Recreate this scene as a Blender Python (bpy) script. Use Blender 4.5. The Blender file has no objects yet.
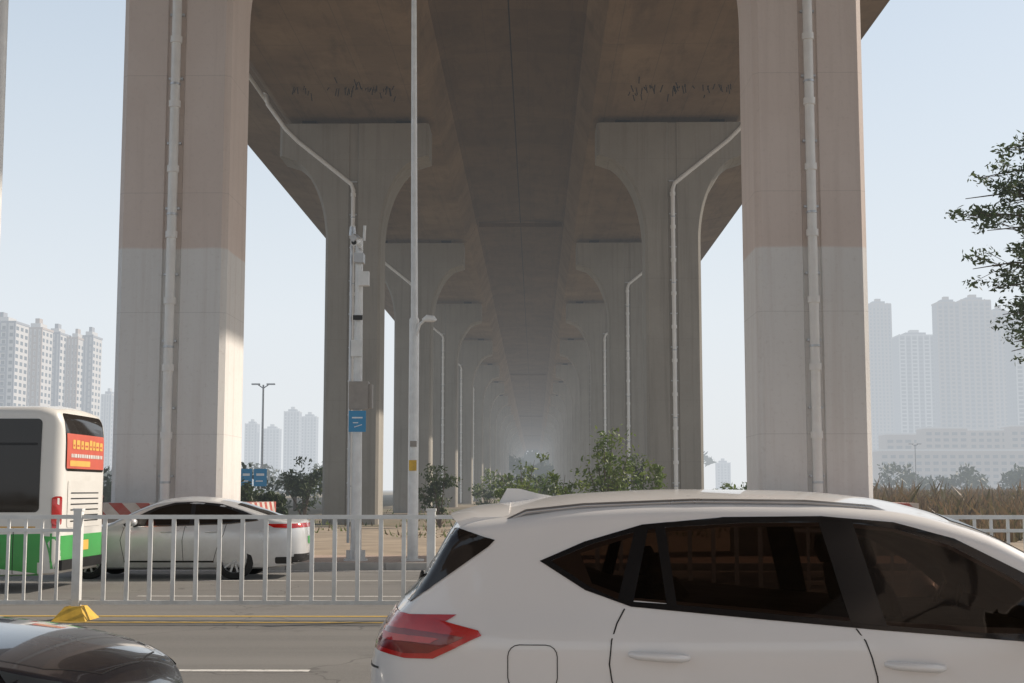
import bpy, bmesh, math, random
from mathutils import Vector, Matrix
from mathutils.bvhtree import BVHTree
random.seed(7)
R = math.radians
sc = bpy.context.scene

# ------------------------------------------------------------ node helpers
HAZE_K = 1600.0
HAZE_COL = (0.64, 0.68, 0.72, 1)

def nd(nt, t, **kw):
    n = nt.nodes.new(t)
    for k, v in kw.items():
        setattr(n, k, v)
    return n

def math_n(nt, op, a, b=None, clamp=False):
    n = nt.nodes.new('ShaderNodeMath'); n.operation = op; n.use_clamp = clamp
    for i, s in enumerate((a, b)):
        if s is None: continue
        if isinstance(s, (int, float)): n.inputs[i].default_value = s
        else: nt.links.new(s, n.inputs[i])
    return n.outputs[0]

def mixc(nt, f, a, b, mode='MIX'):
    n = nt.nodes.new('ShaderNodeMixRGB'); n.blend_type = mode
    for i, s in enumerate((f, a, b)):
        if isinstance(s, (int, float)): n.inputs[i].default_value = s
        elif isinstance(s, tuple): n.inputs[i].default_value = (s[0], s[1], s[2], 1)
        else: nt.links.new(s, n.inputs[i])
    return n.outputs[0]

def noise(nt, vec, scale, detail=5, rough=.55):
    n = nt.nodes.new('ShaderNodeTexNoise')
    n.inputs['Scale'].default_value = scale
    n.inputs['Detail'].default_value = min(detail, 5)
    n.inputs['Roughness'].default_value = rough
    if vec is not None: nt.links.new(vec, n.inputs['Vector'])
    return n.outputs['Fac']

def ramp(nt, f, lo, hi):
    n = nt.nodes.new('ShaderNodeMapRange')
    nt.links.new(f, n.inputs[0])
    n.inputs[1].default_value = lo; n.inputs[2].default_value = hi
    n.clamp = True
    return n.outputs[0]

def scaled(nt, vec, s):
    n = nt.nodes.new('ShaderNodeMapping')
    n.inputs['Scale'].default_value = s
    nt.links.new(vec, n.inputs['Vector'])
    return n.outputs[0]

def new_mat(name):
    m = bpy.data.materials.new(name); m.use_nodes = True
    m.cycles.emission_sampling = 'NONE'
    nt = m.node_tree; nt.nodes.clear()
    out = nd(nt, 'ShaderNodeOutputMaterial')
    b = nd(nt, 'ShaderNodeBsdfPrincipled')
    geo = nd(nt, 'ShaderNodeNewGeometry')
    return m, nt, out, b, geo.outputs['Position']

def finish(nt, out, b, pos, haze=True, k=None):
    # aerial haze painted onto surfaces as emission, stronger with distance from world origin
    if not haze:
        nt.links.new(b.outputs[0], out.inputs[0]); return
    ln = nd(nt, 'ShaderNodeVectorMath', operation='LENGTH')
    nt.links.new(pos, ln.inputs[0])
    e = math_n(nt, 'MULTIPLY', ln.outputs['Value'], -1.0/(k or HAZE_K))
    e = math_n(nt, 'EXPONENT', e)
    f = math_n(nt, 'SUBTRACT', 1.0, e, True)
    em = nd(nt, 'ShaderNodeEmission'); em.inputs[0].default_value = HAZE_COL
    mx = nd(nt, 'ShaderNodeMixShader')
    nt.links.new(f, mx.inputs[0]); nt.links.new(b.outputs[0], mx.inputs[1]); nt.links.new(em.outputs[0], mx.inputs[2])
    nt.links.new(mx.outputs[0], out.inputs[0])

def bump(nt, b, h, strength=.3, dist=.02):
    n = nd(nt, 'ShaderNodeBump'); n.inputs['Strength'].default_value = strength
    n.inputs['Distance'].default_value = dist
    nt.links.new(h, n.inputs['Height']); nt.links.new(n.outputs[0], b.inputs['Normal'])

def simple(name, col, rough=.6, var=.12, scale=4, metallic=0, coat=0, haze=None, bmp=0, objc=False, k=None, dirt=0):
    m, nt, out, b, pos = new_mat(name)
    if haze is None: haze = not objc
    vec = pos
    if objc:
        vec = nd(nt, 'ShaderNodeTexCoord').outputs['Object']
    f = noise(nt, vec, scale)
    f2 = ramp(nt, f, .3, .7)
    lo = tuple(c*(1-var) for c in col[:3]); hi = tuple(min(1, c*(1+var)) for c in col[:3])
    c = mixc(nt, f2, lo, hi)
    if dirt > 0:
        sx = nd(nt, 'ShaderNodeSeparateXYZ'); nt.links.new(vec, sx.inputs[0])
        dz = ramp(nt, sx.outputs['Z'], .9, .2)
        dn = math_n(nt, 'MULTIPLY', dz, noise(nt, vec, 9, 6, .7))
        c = mixc(nt, math_n(nt, 'MULTIPLY', dn, dirt, True), c, (.16, .14, .11))
    nt.links.new(c, b.inputs['Base Color'])
    rr = math_n(nt, 'ADD', math_n(nt, 'MULTIPLY', f2, .12 if rough > .2 else .02), max(.02, rough-(.06 if rough > .2 else .01)), True)
    nt.links.new(rr, b.inputs['Roughness'])
    b.inputs['Metallic'].default_value = metallic
    b.inputs['Coat Weight'].default_value = coat
    b.inputs['Coat Roughness'].default_value = .04
    if bmp: bump(nt, b, noise(nt, vec, scale*6), bmp, .01)
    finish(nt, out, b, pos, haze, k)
    return m

def concrete(name, c1, c2, stain=(.10, .085, .065), stain_amt=.5, split=None, c_low=None, soffit=False):
    m, nt, out, b, pos = new_mat(name)
    big = ramp(nt, noise(nt, pos, .35, 6, .6), .3, .7)
    col = mixc(nt, big, c1, c2)
    sx = nd(nt, 'ShaderNodeSeparateXYZ'); nt.links.new(pos, sx.inputs[0])
    if split:
        edge = math_n(nt, 'ADD', sx.outputs['Z'], math_n(nt, 'MULTIPLY', noise(nt, pos, .6), .12))
        low = ramp(nt, edge, split+.09, split+.03)
        lowc = mixc(nt, big, c_low, tuple(x*.93 for x in c_low))
        col = mixc(nt, low, col, lowc)
    st = scaled(nt, pos, (1.6, .25, 1.2) if soffit else (3.0, 3.0, .12))
    sn = ramp(nt, noise(nt, st, 1.0, 8, .65), .50, .78)
    col = mixc(nt, math_n(nt, 'MULTIPLY', sn, stain_amt), col, stain)
    if soffit:
        fy = math_n(nt, 'FRACT', math_n(nt, 'DIVIDE', sx.outputs['Y'], 5.5))
        l1 = math_n(nt, 'LESS_THAN', fy, .008)
        fx = math_n(nt, 'FRACT', math_n(nt, 'DIVIDE', math_n(nt, 'ADD', sx.outputs['X'], 100.96), 1.83))
        l2 = math_n(nt, 'LESS_THAN', fx, .016)
        cellv = nd(nt, 'ShaderNodeTexWhiteNoise', noise_dimensions='2D')
        fl = nd(nt, 'ShaderNodeVectorMath', operation='FLOOR')
        nt.links.new(scaled(nt, pos, (1/1.83, 1/5.5, 0)), fl.inputs[0])
        nt.links.new(fl.outputs[0], cellv.inputs['Vector'])
        col = mixc(nt, math_n(nt, 'MULTIPLY', cellv.outputs['Value'], .28), col, tuple(x*.5 for x in c1))
        ln = math_n(nt, 'MAXIMUM', l1, l2)
        bl = ramp(nt, noise(nt, pos, .18, 5, .7), .5, .7)
        col = mixc(nt, math_n(nt, 'MULTIPLY', bl, .35), col, tuple(x*1.5 for x in c2))
    else:
        fz = math_n(nt, 'FRACT', math_n(nt, 'DIVIDE', sx.outputs['Z'], 2.9))
        ln = math_n(nt, 'MULTIPLY', math_n(nt, 'LESS_THAN', fz, .006), .5)
        gd_ = math_n(nt, 'MULTIPLY', ramp(nt, sx.outputs['Z'], 2.6, 0), ramp(nt, noise(nt, pos, 1.7, 5, .7), .3, .7))
        col = mixc(nt, math_n(nt, 'MULTIPLY', gd_, .45), col, (.22, .18, .14))
    col = mixc(nt, math_n(nt, 'MULTIPLY', ln, .35), col, (.06, .055, .05))
    fine = noise(nt, pos, 9, 8, .7)
    col = mixc(nt, math_n(nt, 'MULTIPLY', ramp(nt, fine, .55, .8), .35), col, tuple(x*.6 for x in c1))
    nt.links.new(col, b.inputs['Base Color'])
    b.inputs['Roughness'].default_value = .88
    bump(nt, b, fine, .25, .02)
    finish(nt, out, b, pos)
    return m

# ------------------------------------------------------------ mesh builder
class MB:
    def __init__(s): s.V = []; s.F = []; s.M = []
    def add(s, vs, fs, mi=0):
        o = len(s.V); s.V += [tuple(v) for v in vs]
        for f in fs: s.F.append(tuple(i+o for i in f)); s.M.append(mi)
    def box(s, x0, x1, y0, y1, z0, z1, mi=0, mat=None):
        v = [Vector(p) for p in ((x0,y0,z0),(x1,y0,z0),(x1,y1,z0),(x0,y1,z0),(x0,y0,z1),(x1,y0,z1),(x1,y1,z1),(x0,y1,z1))]
        if mat: v = [mat @ p for p in v]
        s.add(v, [(0,3,2,1),(4,5,6,7),(0,1,5,4),(1,2,6,5),(2,3,7,6),(3,0,4,7)], mi)
    def tube(s, pts, rads, seg=10, mi=0, cap=True, sq=1.0):
        pts = [Vector(p) for p in pts]
        if not isinstance(rads, (list, tuple)): rads = [rads]*len(pts)
        vs = []; n = len(pts)
        up = None
        for i, p in enumerate(pts):
            d = (pts[min(i+1, n-1)] - pts[max(i-1, 0)]).normalized()
            if up is None:
                up = Vector((0, 0, 1)) if abs(d.z) < .9 else Vector((1, 0, 0))
            a = d.cross(up).normalized(); b_ = a.cross(d).normalized(); up = b_
            for k in range(seg):
                t = 2*math.pi*k/seg
                vs.append(p + (a*math.cos(t) + b_*math.sin(t)*sq)*rads[i])
        fs = [(i*seg+k, i*seg+(k+1) % seg, (i+1)*seg+(k+1) % seg, (i+1)*seg+k) for i in range(n-1) for k in range(seg)]
        if cap: fs += [tuple(range(seg))[::-1], tuple((n-1)*seg+k for k in range(seg))]
        s.add(vs, fs, mi)
    def obj(s, name, mats, parent=None, smooth=None, loc=None, rot=None):
        me = bpy.data.meshes.new(name); me.from_pydata(s.V, [], s.F); me.update()
        for m in mats: me.materials.append(m)
        me.polygons.foreach_set('material_index', s.M)
        if smooth is not None:
            me.polygons.foreach_set('use_smooth', [True]*len(s.F))
            me.set_sharp_from_angle(angle=R(smooth))
        return link(name, me, parent, loc, rot)

def link(name, me, parent=None, loc=None, rot=None):
    o = bpy.data.objects.new(name, me)
    sc.collection.objects.link(o)
    if parent: o.parent = parent
    if loc: o.location = loc
    if rot: o.rotation_euler = rot
    return o

def empty(name, loc=(0,0,0), rot=(0,0,0)):
    o = link(name, None, None, loc, rot); o.empty_display_size = .3
    return o

# ------------------------------------------------------------ materials
M_pier = concrete('pier_concrete', (.275,.255,.22), (.34,.315,.275), stain_amt=.4)
M_pier_n = concrete('painted_pier_concrete', (.63,.53,.47), (.69,.595,.535), stain=(.42,.33,.28), stain_amt=.32, split=7.35, c_low=(.74,.725,.70))
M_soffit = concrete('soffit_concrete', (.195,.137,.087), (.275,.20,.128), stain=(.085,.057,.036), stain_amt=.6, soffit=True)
M_centre_shade = concrete('centre_slab_shaded_concrete', (.122,.084,.052), (.165,.115,.072), stain=(.055,.038,.024), stain_amt=.6, soffit=True)  # darker soffit concrete: stains plus the recess's shade painted into the colour
M_dark = simple('dark_gap', (.02,.019,.018), .8)
M_pvc = simple('pvc_pipe', (.80,.78,.74), .45, .06, 3)
M_galv = simple('galvanised_steel', (.5,.51,.52), .4, .1, 5, metallic=.6)
M_white_metal = simple('white_painted_metal', (.76,.76,.74), .4, .1, 5, dirt=.5)
M_black = simple('black_trim', (.012,.012,.013), .45, .1, objc=True)
M_gloss = simple('gloss_black_pillar', (.012,.012,.013), .12, .1, objc=True)
M_rubber = simple('tyre_rubber', (.02,.02,.02), .85, .2, 20, objc=True)
M_rim = simple('alloy_rim', (.45,.46,.47), .3, .1, metallic=.8, objc=True)
M_seat = simple('seat_leather', (.16,.12,.10), .6, .2, 6, objc=True)
M_carwhite = simple('pearl_white_paint', (.82,.80,.78), .32, .012, 1.5, coat=.8, objc=True, dirt=.4)
M_carsilver = simple('silver_paint', (.68,.69,.70), .33, .03, 2, metallic=.2, coat=.7, objc=True, dirt=.5)
M_carblack = simple('black_car_paint', (.010,.011,.016), .22, .1, 2, coat=1, objc=True)
M_glass = simple('tinted_glass', (.020,.016,.014), .05, .1, 1, objc=True)
M_glass2 = simple('windscreen_glass', (.03,.035,.04), .05, .1, 1, objc=True)
M_red = simple('tail_lamp_red', (.50,.012,.01), .15, .2, 8, coat=1, objc=True)
M_redd = simple('tail_lamp_dark_red', (.20,.006,.006), .2, .2, 8, coat=1, objc=True)
M_chrome = simple('chrome', (.7,.7,.7), .15, .05, metallic=1, objc=True)
M_buswhite = simple('bus_white', (.78,.76,.72), .35, .04, 1.2, coat=.4, objc=True, dirt=.5)
M_busgreen = simple('bus_green', (.06,.38,.09), .4, .1, 2, coat=.3, objc=True, dirt=.4)
M_adred = simple('advert_red', (.58,.11,.07), .5, .1, 3, objc=True)
M_adyel = simple('advert_yellow', (.78,.45,.10), .5, .1, 3, objc=True)
M_yellow = simple('yellow_paint', (.62,.38,.04), .6, .2, 9)
M_signblue = simple('sign_blue', (.03,.25,.48), .45, .06, 4)
M_signwhite = simple('sign_white', (.75,.77,.78), .5, .04, 4)
M_box = simple('grey_box', (.30,.27,.24), .5, .1, 6)
# see-through privacy glass
m, nt, out, b, pos = new_mat('see_through_tinted_glass')
tr = nd(nt, 'ShaderNodeBsdfTransparent'); tr.inputs[0].default_value = (.185, .145, .125, 1)
gl = nd(nt, 'ShaderNodeBsdfGlossy'); gl.inputs['Roughness'].default_value = .03; gl.inputs[0].default_value = (.9,.9,.9,1)
fr = nd(nt, 'ShaderNodeFresnel'); fr.inputs[0].default_value = 1.45
mx = nd(nt, 'ShaderNodeMixShader'); nt.links.new(fr.outputs[0], mx.inputs[0]); nt.links.new(tr.outputs[0], mx.inputs[1]); nt.links.new(gl.outputs[0], mx.inputs[2])
nt.nodes.remove(b); nt.links.new(mx.outputs[0], out.inputs[0]); M_tint = m

# ------------------------------------------------------------ world / sun
SUN_EL, SUN_AZ = R(34), R(24)   # azimuth measured from +X toward +Y
w = bpy.data.worlds.new('World'); sc.world = w; w.use_nodes = True
nt = w.node_tree; nt.nodes.clear()
out = nd(nt, 'ShaderNodeOutputWorld'); bg = nd(nt, 'ShaderNodeBackground')
sky = nd(nt, 'ShaderNodeTexSky'); sky.sky_type = 'NISHITA'; sky.sun_disc = False
sky.sun_elevation = SUN_EL; sky.sun_rotation = math.pi/2 - SUN_AZ
sky.air_density = 1.0; sky.dust_density = 3.0; sky.ozone_density = 1.0
bg.inputs[1].default_value = .108
tc = nd(nt, 'ShaderNodeTexCoord'); sep = nd(nt, 'ShaderNodeSeparateXYZ')
nt.links.new(tc.outputs['Generated'], sep.inputs[0])
hz = ramp(nt, sep.outputs['Z'], .9, .12)
hcol = mixc(nt, ramp(nt, sep.outputs['Z'], 0, .36), (7.9, 8.15, 8.35), (7.0, 8.0, 9.0))
c = mixc(nt, math_n(nt, 'MULTIPLY', hz, .92), sky.outputs[0], hcol)
nt.links.new(c, bg.inputs[0]); nt.links.new(bg.outputs[0], out.inputs[0])

S = Vector((math.cos(SUN_AZ)*math.cos(SUN_EL), math.sin(SUN_AZ)*math.cos(SUN_EL), math.sin(SUN_EL)))
ld = bpy.data.lights.new('sun', 'SUN'); ld.energy = 4.5; ld.angle = R(.7); ld.color = (1, .89, .76)
lo = link('sun', ld); lo.rotation_euler = S.to_track_quat('Z', 'Y').to_euler(); lo.location = (60, 20, 60)

# ------------------------------------------------------------ ground, roads
def sheet(name, x0, x1, y0, y1, z, mat, nx=1, ny=1):
    b = MB()
    vs = [(x0+(x1-x0)*i/nx, y0+(y1-y0)*j/ny, z) for j in range(ny+1) for i in range(nx+1)]
    fs = [(j*(nx+1)+i, j*(nx+1)+i+1, (j+1)*(nx+1)+i+1, (j+1)*(nx+1)+i) for j in range(ny) for i in range(nx)]
    b.add(vs, fs); return b.obj(name, [mat])

m, nt, out, b, pos = new_mat('ground_soil_grass')
f = ramp(nt, noise(nt, pos, .06, 8, .65), .4, .62)
c = mixc(nt, f, (.21,.16,.105), (.11,.105,.05))
c = mixc(nt, ramp(nt, noise(nt, pos, 1.5, 8, .7), .4, .75), c, (.25,.20,.14))
nt.links.new(c, b.inputs['Base Color']); b.inputs['Roughness'].default_value = .95
bump(nt, b, noise(nt, pos, 2.5, 8), .6, .1)
finish(nt, out, b, pos)
sheet('ground', -4000, 4000, -1500, 5000, -.02, m)

m, nt, out, b, pos = new_mat('asphalt')
c = mixc(nt, ramp(nt, noise(nt, scaled(nt, pos, (.10, 1.3, 1)), .9, 6), .35, .65), (.125,.12,.113), (.185,.177,.165))
c = mixc(nt, ramp(nt, noise(nt, pos, 60, 4, .8), .35, .75), c, (.22,.21,.195))
pt = ramp(nt, noise(nt, pos, .5, 8, .75), .58, .66)
c = mixc(nt, math_n(nt, 'MULTIPLY', pt, .4), c, (.085,.081,.077))
vo = nd(nt, 'ShaderNodeTexVoronoi', feature='DISTANCE_TO_EDGE'); vo.inputs['Scale'].default_value = .28
wv = nd(nt, 'ShaderNodeVectorMath', operation='ADD')
nz = nd(nt, 'ShaderNodeTexNoise'); nz.inputs['Scale'].default_value = 1.2; nt.links.new(pos, nz.inputs['Vector'])
nt.links.new(pos, wv.inputs[0]); nt.links.new(nz.outputs['Color'], wv.inputs[1]); nt.links.new(wv.outputs[0], vo.inputs['Vector'])
cr = math_n(nt, 'LESS_THAN', vo.outputs['Distance'], .004)
c = mixc(nt, math_n(nt, 'MULTIPLY', cr, .45), c, (.05,.048,.045))
nt.links.new(c, b.inputs['Base Color']); b.inputs['Roughness'].default_value = .8
bump(nt, b, noise(nt, pos, 90, 3), .35, .01)
finish(nt, out, b, pos)
sheet('road', -600, 600, 4.2, 28.3, .004, m)

m, nt, out, b, pos = new_mat('pavers')
br = nd(nt, 'ShaderNodeTexBrick'); nt.links.new(pos, br.inputs['Vector'])
br.inputs['Scale'].default_value = 2.2; br.inputs['Mortar Size'].default_value = .02
br.inputs['Color1'].default_value = (.44,.30,.23,1); br.inputs['Color2'].default_value = (.50,.37,.29,1)
br.inputs['Mortar'].default_value = (.2,.17,.15,1)
c = mixc(nt, math_n(nt, 'MULTIPLY', noise(nt, pos, .8, 6), .5), br.outputs[0], (.40,.33,.27))
nt.links.new(c, b.inputs['Base Color']); b.inputs['Roughness'].default_value = .85
finish(nt, out, b, pos); M_paver = m
M_kerb = simple('kerb_stone', (.40,.38,.35), .8, .15, 3)
def walk(name, y0, y1, ykerb):
    b = MB()
    b.box(-600, 600, y0, y1, -.02, .13, 0)
    k0, k1 = (ykerb-.0, ykerb+.18)
    x = -150
    while x < 150:
        b.box(x, x+.985, k0, k1, -.02, .145, 1); x += 1.0
    return b.obj(name, [M_paver, M_kerb])
walk('near_sidewalk', -6, 4.02, 4.02)
walk('far_sidewalk', 28.482, 32.0, 28.30)
M_dirt = simple('bare_dirt', (.32,.255,.185), .95, .25, .8, bmp=.5)
sheet('dirt_strip', -60, 60, 32.0, 60, .05, M_dirt)

b = MB()
def dash(xa, xb, y, wd=.15, mi=0): b.add([(xa,y-wd/2,.009),(xb,y-wd/2,.009),(xb,y+wd/2,.009),(xa,y+wd/2,.009)], [(0,1,2,3)], mi)
m, nt, out, bb, pos = new_mat('road_paint_white')
c = mixc(nt, ramp(nt, noise(nt, pos, 14, 8, .8), .48, .7), (.70,.68,.64), (.22,.21,.20))
nt.links.new(c, bb.inputs['Base Color']); bb.inputs['Roughness'].default_value = .7; finish(nt, out, bb, pos); M_rpw = m
m, nt, out, bb, pos = new_mat('road_paint_yellow')
c = mixc(nt, ramp(nt, noise(nt, pos, 14, 8, .8), .48, .7), (.58,.38,.07), (.28,.22,.13))
nt.links.new(c, bb.inputs['Base Color']); bb.inputs['Roughness'].default_value = .7; finish(nt, out, bb, pos); M_rpy = m
for yy in (12.6, 8.9, 21.3, 24.9):
    k = -12
    while k < 12:
        xb = -2.0 + k*10; dash(xb-4, xb, yy, .13); k += 1
dash(-300, 300, 17.12, .14, 1); dash(-300, 300, 17.95, .14, 1)
dash(-300, 300, 5.0); dash(-300, 300, 27.9)
b.obj('road_markings', [M_rpw, M_rpy])

# ------------------------------------------------------------ viaduct
CX = -1.04; SP = 33.0; NP = 20
PX = (CX-7.66, CX+7.64)
ZC = 19.2
def pier_mesh(name, out_dir, mat, pr):
    b = MB(); rings = []
    Z0, ZH = 13.4, 4.2
    zs = [-.05, 3, 6, 9, 12.0] + [Z0+ZH*i/18 for i in range(19)] + [17.65, 18.3, ZC]
    A0, A1, D = 1.32, 3.6, 1.15
    for z in zs:
        t = min(1, max(0, (z-Z0)/ZH))
        a = A0 + (A1-A0)*(1-math.sqrt(max(0, 1-t*t)))*.95 + (A1-A0)*.05*t*t
        c_ = .13; gw, gd = .20, .06
        ring = [(-a,-D+c_),(-a+c_,-D),(-gw-.03,-D),(-gw,-D+gd),(gw,-D+gd),(gw+.03,-D),(a-c_,-D),(a,-D+c_),
                (a,D-c_),(a-c_,D),(gw+.03,D),(gw,D-gd),(-gw,D-gd),(-gw-.03,D),(-a+c_,D),(-a,D-c_)]
        rings.append([(x, y, z) for x, y in ring])
    n = 16
    vs = [p for r_ in rings for p in r_]
    fs = [(i*n+k, i*n+(k+1) % n, (i+1)*n+(k+1) % n, (i+1)*n+k) for i in range(len(rings)-1) for k in range(n)]
    fs.append(tuple((len(rings)-1)*n+k for k in range(n)))
    b.add(vs, fs, 0)
    for bx in (-2.3, 2.3):
        b.box(bx-.45, bx+.45, -.5, .5, ZC, ZC+.12, 0)
        b.box(bx-.35, bx+.35, -.4, .4, ZC+.12, ZC+.34, 2)
    yp = -D-.06; o = out_dir
    pth = [(0,yp,.1),(0,yp,6),(0,yp,12),(0,yp,15.9),(.10*o,yp,16.2),(2.7*o,yp,18.3),(3.3*o,yp-.0,18.9),(4.2*o,yp,20.15),(4.35*o,yp,20.9)]
    b.tube(pth, pr, 12, 1)
    z = 1.2; q = 0
    while z < 15.8:
        b.tube([(0,yp,z),(0,yp,z+.16)], pr+.03, 12, 1)
        if q % 2 == 0: b.tube([(0,yp,z+.55),(0,yp,z+.60)], pr+.018, 12, 3)
        b.box(-.17, .17, yp+.02, yp+.14, z+.7, z+.75, 3)
        z += 1.6; q += 1
    me_o = b.obj(name, [mat, M_pvc, M_dark, M_galv], None, 35)
    me = me_o.data; bpy.data.objects.remove(me_o)
    return me
ml_n = pier_mesh('pier_a', -1, M_pier_n, .115); mr_n = pier_mesh('pier_b', 1, M_pier_n, .115)
ml = pier_mesh('pier_c', -1, M_pier, .10); mr = pier_mesh('pier_d', 1, M_pier, .10)
for k in range(-1, NP):
    y = 33 + SP*k + 1.15 if k >= 0 else -9
    link('bridge_pier', ml_n if k <= 0 else ml, None, (PX[0], y, 0))
    link('bridge_pier', mr_n if k <= 0 else mr, None, (PX[1], y, 0))

half = [(0,21.0),(3.0,20.85),(3.15,20.7),(3.80,19.56),(4.0,19.5),(10.9,19.54),(11.1,19.62),(11.8,20.6),(12.2,20.8),(15.5,21.4),(15.5,22.9),(15.22,22.9),(15.18,22.1),(0,22.2)]
def deck_seg(b, y0, y1, sgn):
    pts = [(CX + sgn*(x+.03 if x == 0 else x), z) for x, z in half]
    n = len(pts); ny = max(1, int((y1-y0)/6))
    vs = [(x, y0+(y1-y0)*j/ny, z) for j in range(ny+1) for x, z in pts]
    for k in range(n):
        fs = [(j*n+k, j*n+(k+1) % n, (j+1)*n+(k+1) % n, (j+1)*n+k) for j in range(ny)]
        if sgn < 0: fs = [f_[::-1] for f_ in fs]
        o = len(b.V)
        if k == 0: base = o; b.V += vs
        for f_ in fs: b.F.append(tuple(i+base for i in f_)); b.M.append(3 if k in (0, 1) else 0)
    for f_ in (tuple(range(n)), tuple(ny*n+k for k in range(n))):
        b.F.append(tuple(i+base for i in f_)); b.M.append(0)
b = MB()
js = [-60, 100.1, 232.1, 364.1, 496.1, 700]
for a, c_ in zip(js[:-1], js[1:]):
    for s_ in (-1, 1): deck_seg(b, a+.07, c_-.07, s_)
for j in js[1:-1]:
    b.box(CX-15.1, CX+15.1, j-.12, j+.12, 21.5, 22.0, 1)
    b.box(CX-3.0, CX+3.0, j-.36, j-.10, 20.5, 20.78, 3)
b.box(CX-.029, CX+.029, -60, 690, 21.05, 21.4, 1)
for side in (-1, 1):
    for q in range(38):
        x = CX + side*random.uniform(5.2, 9.8); y = 61 + random.uniform(-1.6, 1.6)
        if q < 28: y = 61+random.uniform(-.3, .3)
        l = random.uniform(.12, .42); an = random.uniform(-.12, .12)
        b.tube([(x, y, 19.545), (x+an, y, 19.54-l)], .022, 5, 1)
for s_ in (-1, 1):
    b.tube([(CX+s_*12.1, -40, 20.55), (CX+s_*12.1, 660, 20.55)], .09, 8, 2)
b.obj('viaduct_deck', [M_soffit, M_dark, M_pvc, M_centre_shade], None, 20)

m, nt, out, bb, pos = new_mat('red_white_stripes')
sx = nd(nt, 'ShaderNodeSeparateXYZ'); nt.links.new(pos, sx.inputs[0])
t = math_n(nt, 'ADD', math_n(nt, 'ADD', sx.outputs['X'], sx.outputs['Y']), sx.outputs['Z'])
t = math_n(nt, 'FRACT', math_n(nt, 'DIVIDE', math_n(nt, 'ADD', t, 100), .62))
t = math_n(nt, 'GREATER_THAN', t, .5)
c = mixc(nt, t, (.62,.58,.53), (.42,.06,.045))
c = mixc(nt, math_n(nt, 'MULTIPLY', ramp(nt, noise(nt, pos, 3, 5, .7), .4, .8), .6), c, (.3,.25,.2))
nt.links.new(c, bb.inputs['Base Color']); bb.inputs['Roughness'].default_value = .6; finish(nt, out, bb, pos); M_stripe = m
for px in PX:
    b = MB()
    x0, x1, y0, y1 = px-1.62, (px+2.0 if px < 0 else px+2.1), 32.2, 36.2
    for (a, c2, d, e) in ((x0,x1,y0,y0+.22),(x0,x1,y1-.22,y1),(x0,x0+.22,y0+.22,y1-.22),(x1-.22,x1,y0+.22,y1-.22)):
        b.box(a, c2, d, e, 0, 1.02, 0)
        b.box(a-.02, c2+.02, d-.02, e+.02, 1.02, 1.30, 1)
    b.obj('striped_crash_barrier', [M_pier, M_stripe])

# ------------------------------------------------------------ median fence
b = MB(); YF = 17.5
x = -5.69 - 4.4*12
sec = -12
while x < 50:
    b.box(x-.05, x+.05, YF-.05, YF+.05, .0, 1.34, 0)
    b.box(x-.06, x+.06, YF-.06, YF+.06, 1.34, 1.37, 0)
    vs = [(x-.21,YF-.28,.005),(x+.21,YF-.28,.005),(x+.21,YF+.28,.005),(x-.21,YF+.28,.005),
          (x-.10,YF-.12,.17),(x+.10,YF-.12,.17),(x+.10,YF+.12,.17),(x-.10,YF+.12,.17)]
    b.add(vs, [(4,5,6,7),(0,1,5,4),(1,2,6,5),(2,3,7,6),(3,0,4,7)], 1)
    xa, xb = x+.05, x+4.35
    b.box(xa, xb, YF-.025, YF+.025, 1.24, 1.29, 0)
    b.box(xa, xb, YF-.025, YF+.025, .19, .24, 0)
    stp = .292 if sec in (0, 1) else .2
    n = int(round((xb-xa)/stp))
    if sec not in (0, 1): b.box(xa, xb, YF-.022, YF+.022, 1.08, 1.12, 0)
    for i in range(1, n):
        xx = xa + (xb-xa)*i/n + random.uniform(-.006, .006)
        wd = .026 if sec in (0, 1) else .018
        b.box(xx-wd, xx+wd, YF-.012, YF+.012, .24, 1.24, 0)
    x += 4.4; sec += 1
b.obj('median_fence', [M_white_metal, M_yellow])

# ------------------------------------------------------------ vehicles
def pchip(pts):
    xs = [p[0] for p in pts]; ys = [p[1] for p in pts]; n = len(xs)
    d = [(ys[i+1]-ys[i])/(xs[i+1]-xs[i]) for i in range(n-1)]
    mm = [d[0]] + [0 if d[i-1]*d[i] <= 0 else 2*d[i-1]*d[i]/(d[i-1]+d[i]) for i in range(1, n-1)] + [d[-1]]
    def f(x):
        if x <= xs[0]: return ys[0]
        if x >= xs[-1]: return ys[-1]
        i = 0
        while x > xs[i+1]: i += 1
        h = xs[i+1]-xs[i]; t = (x-xs[i])/h
        return ((2*t**3-3*t*t+1)*ys[i] + (t**3-2*t*t+t)*h*mm[i] + (-2*t**3+3*t*t)*ys[i+1] + (t**3-t*t)*h*mm[i+1])
    return f

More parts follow.
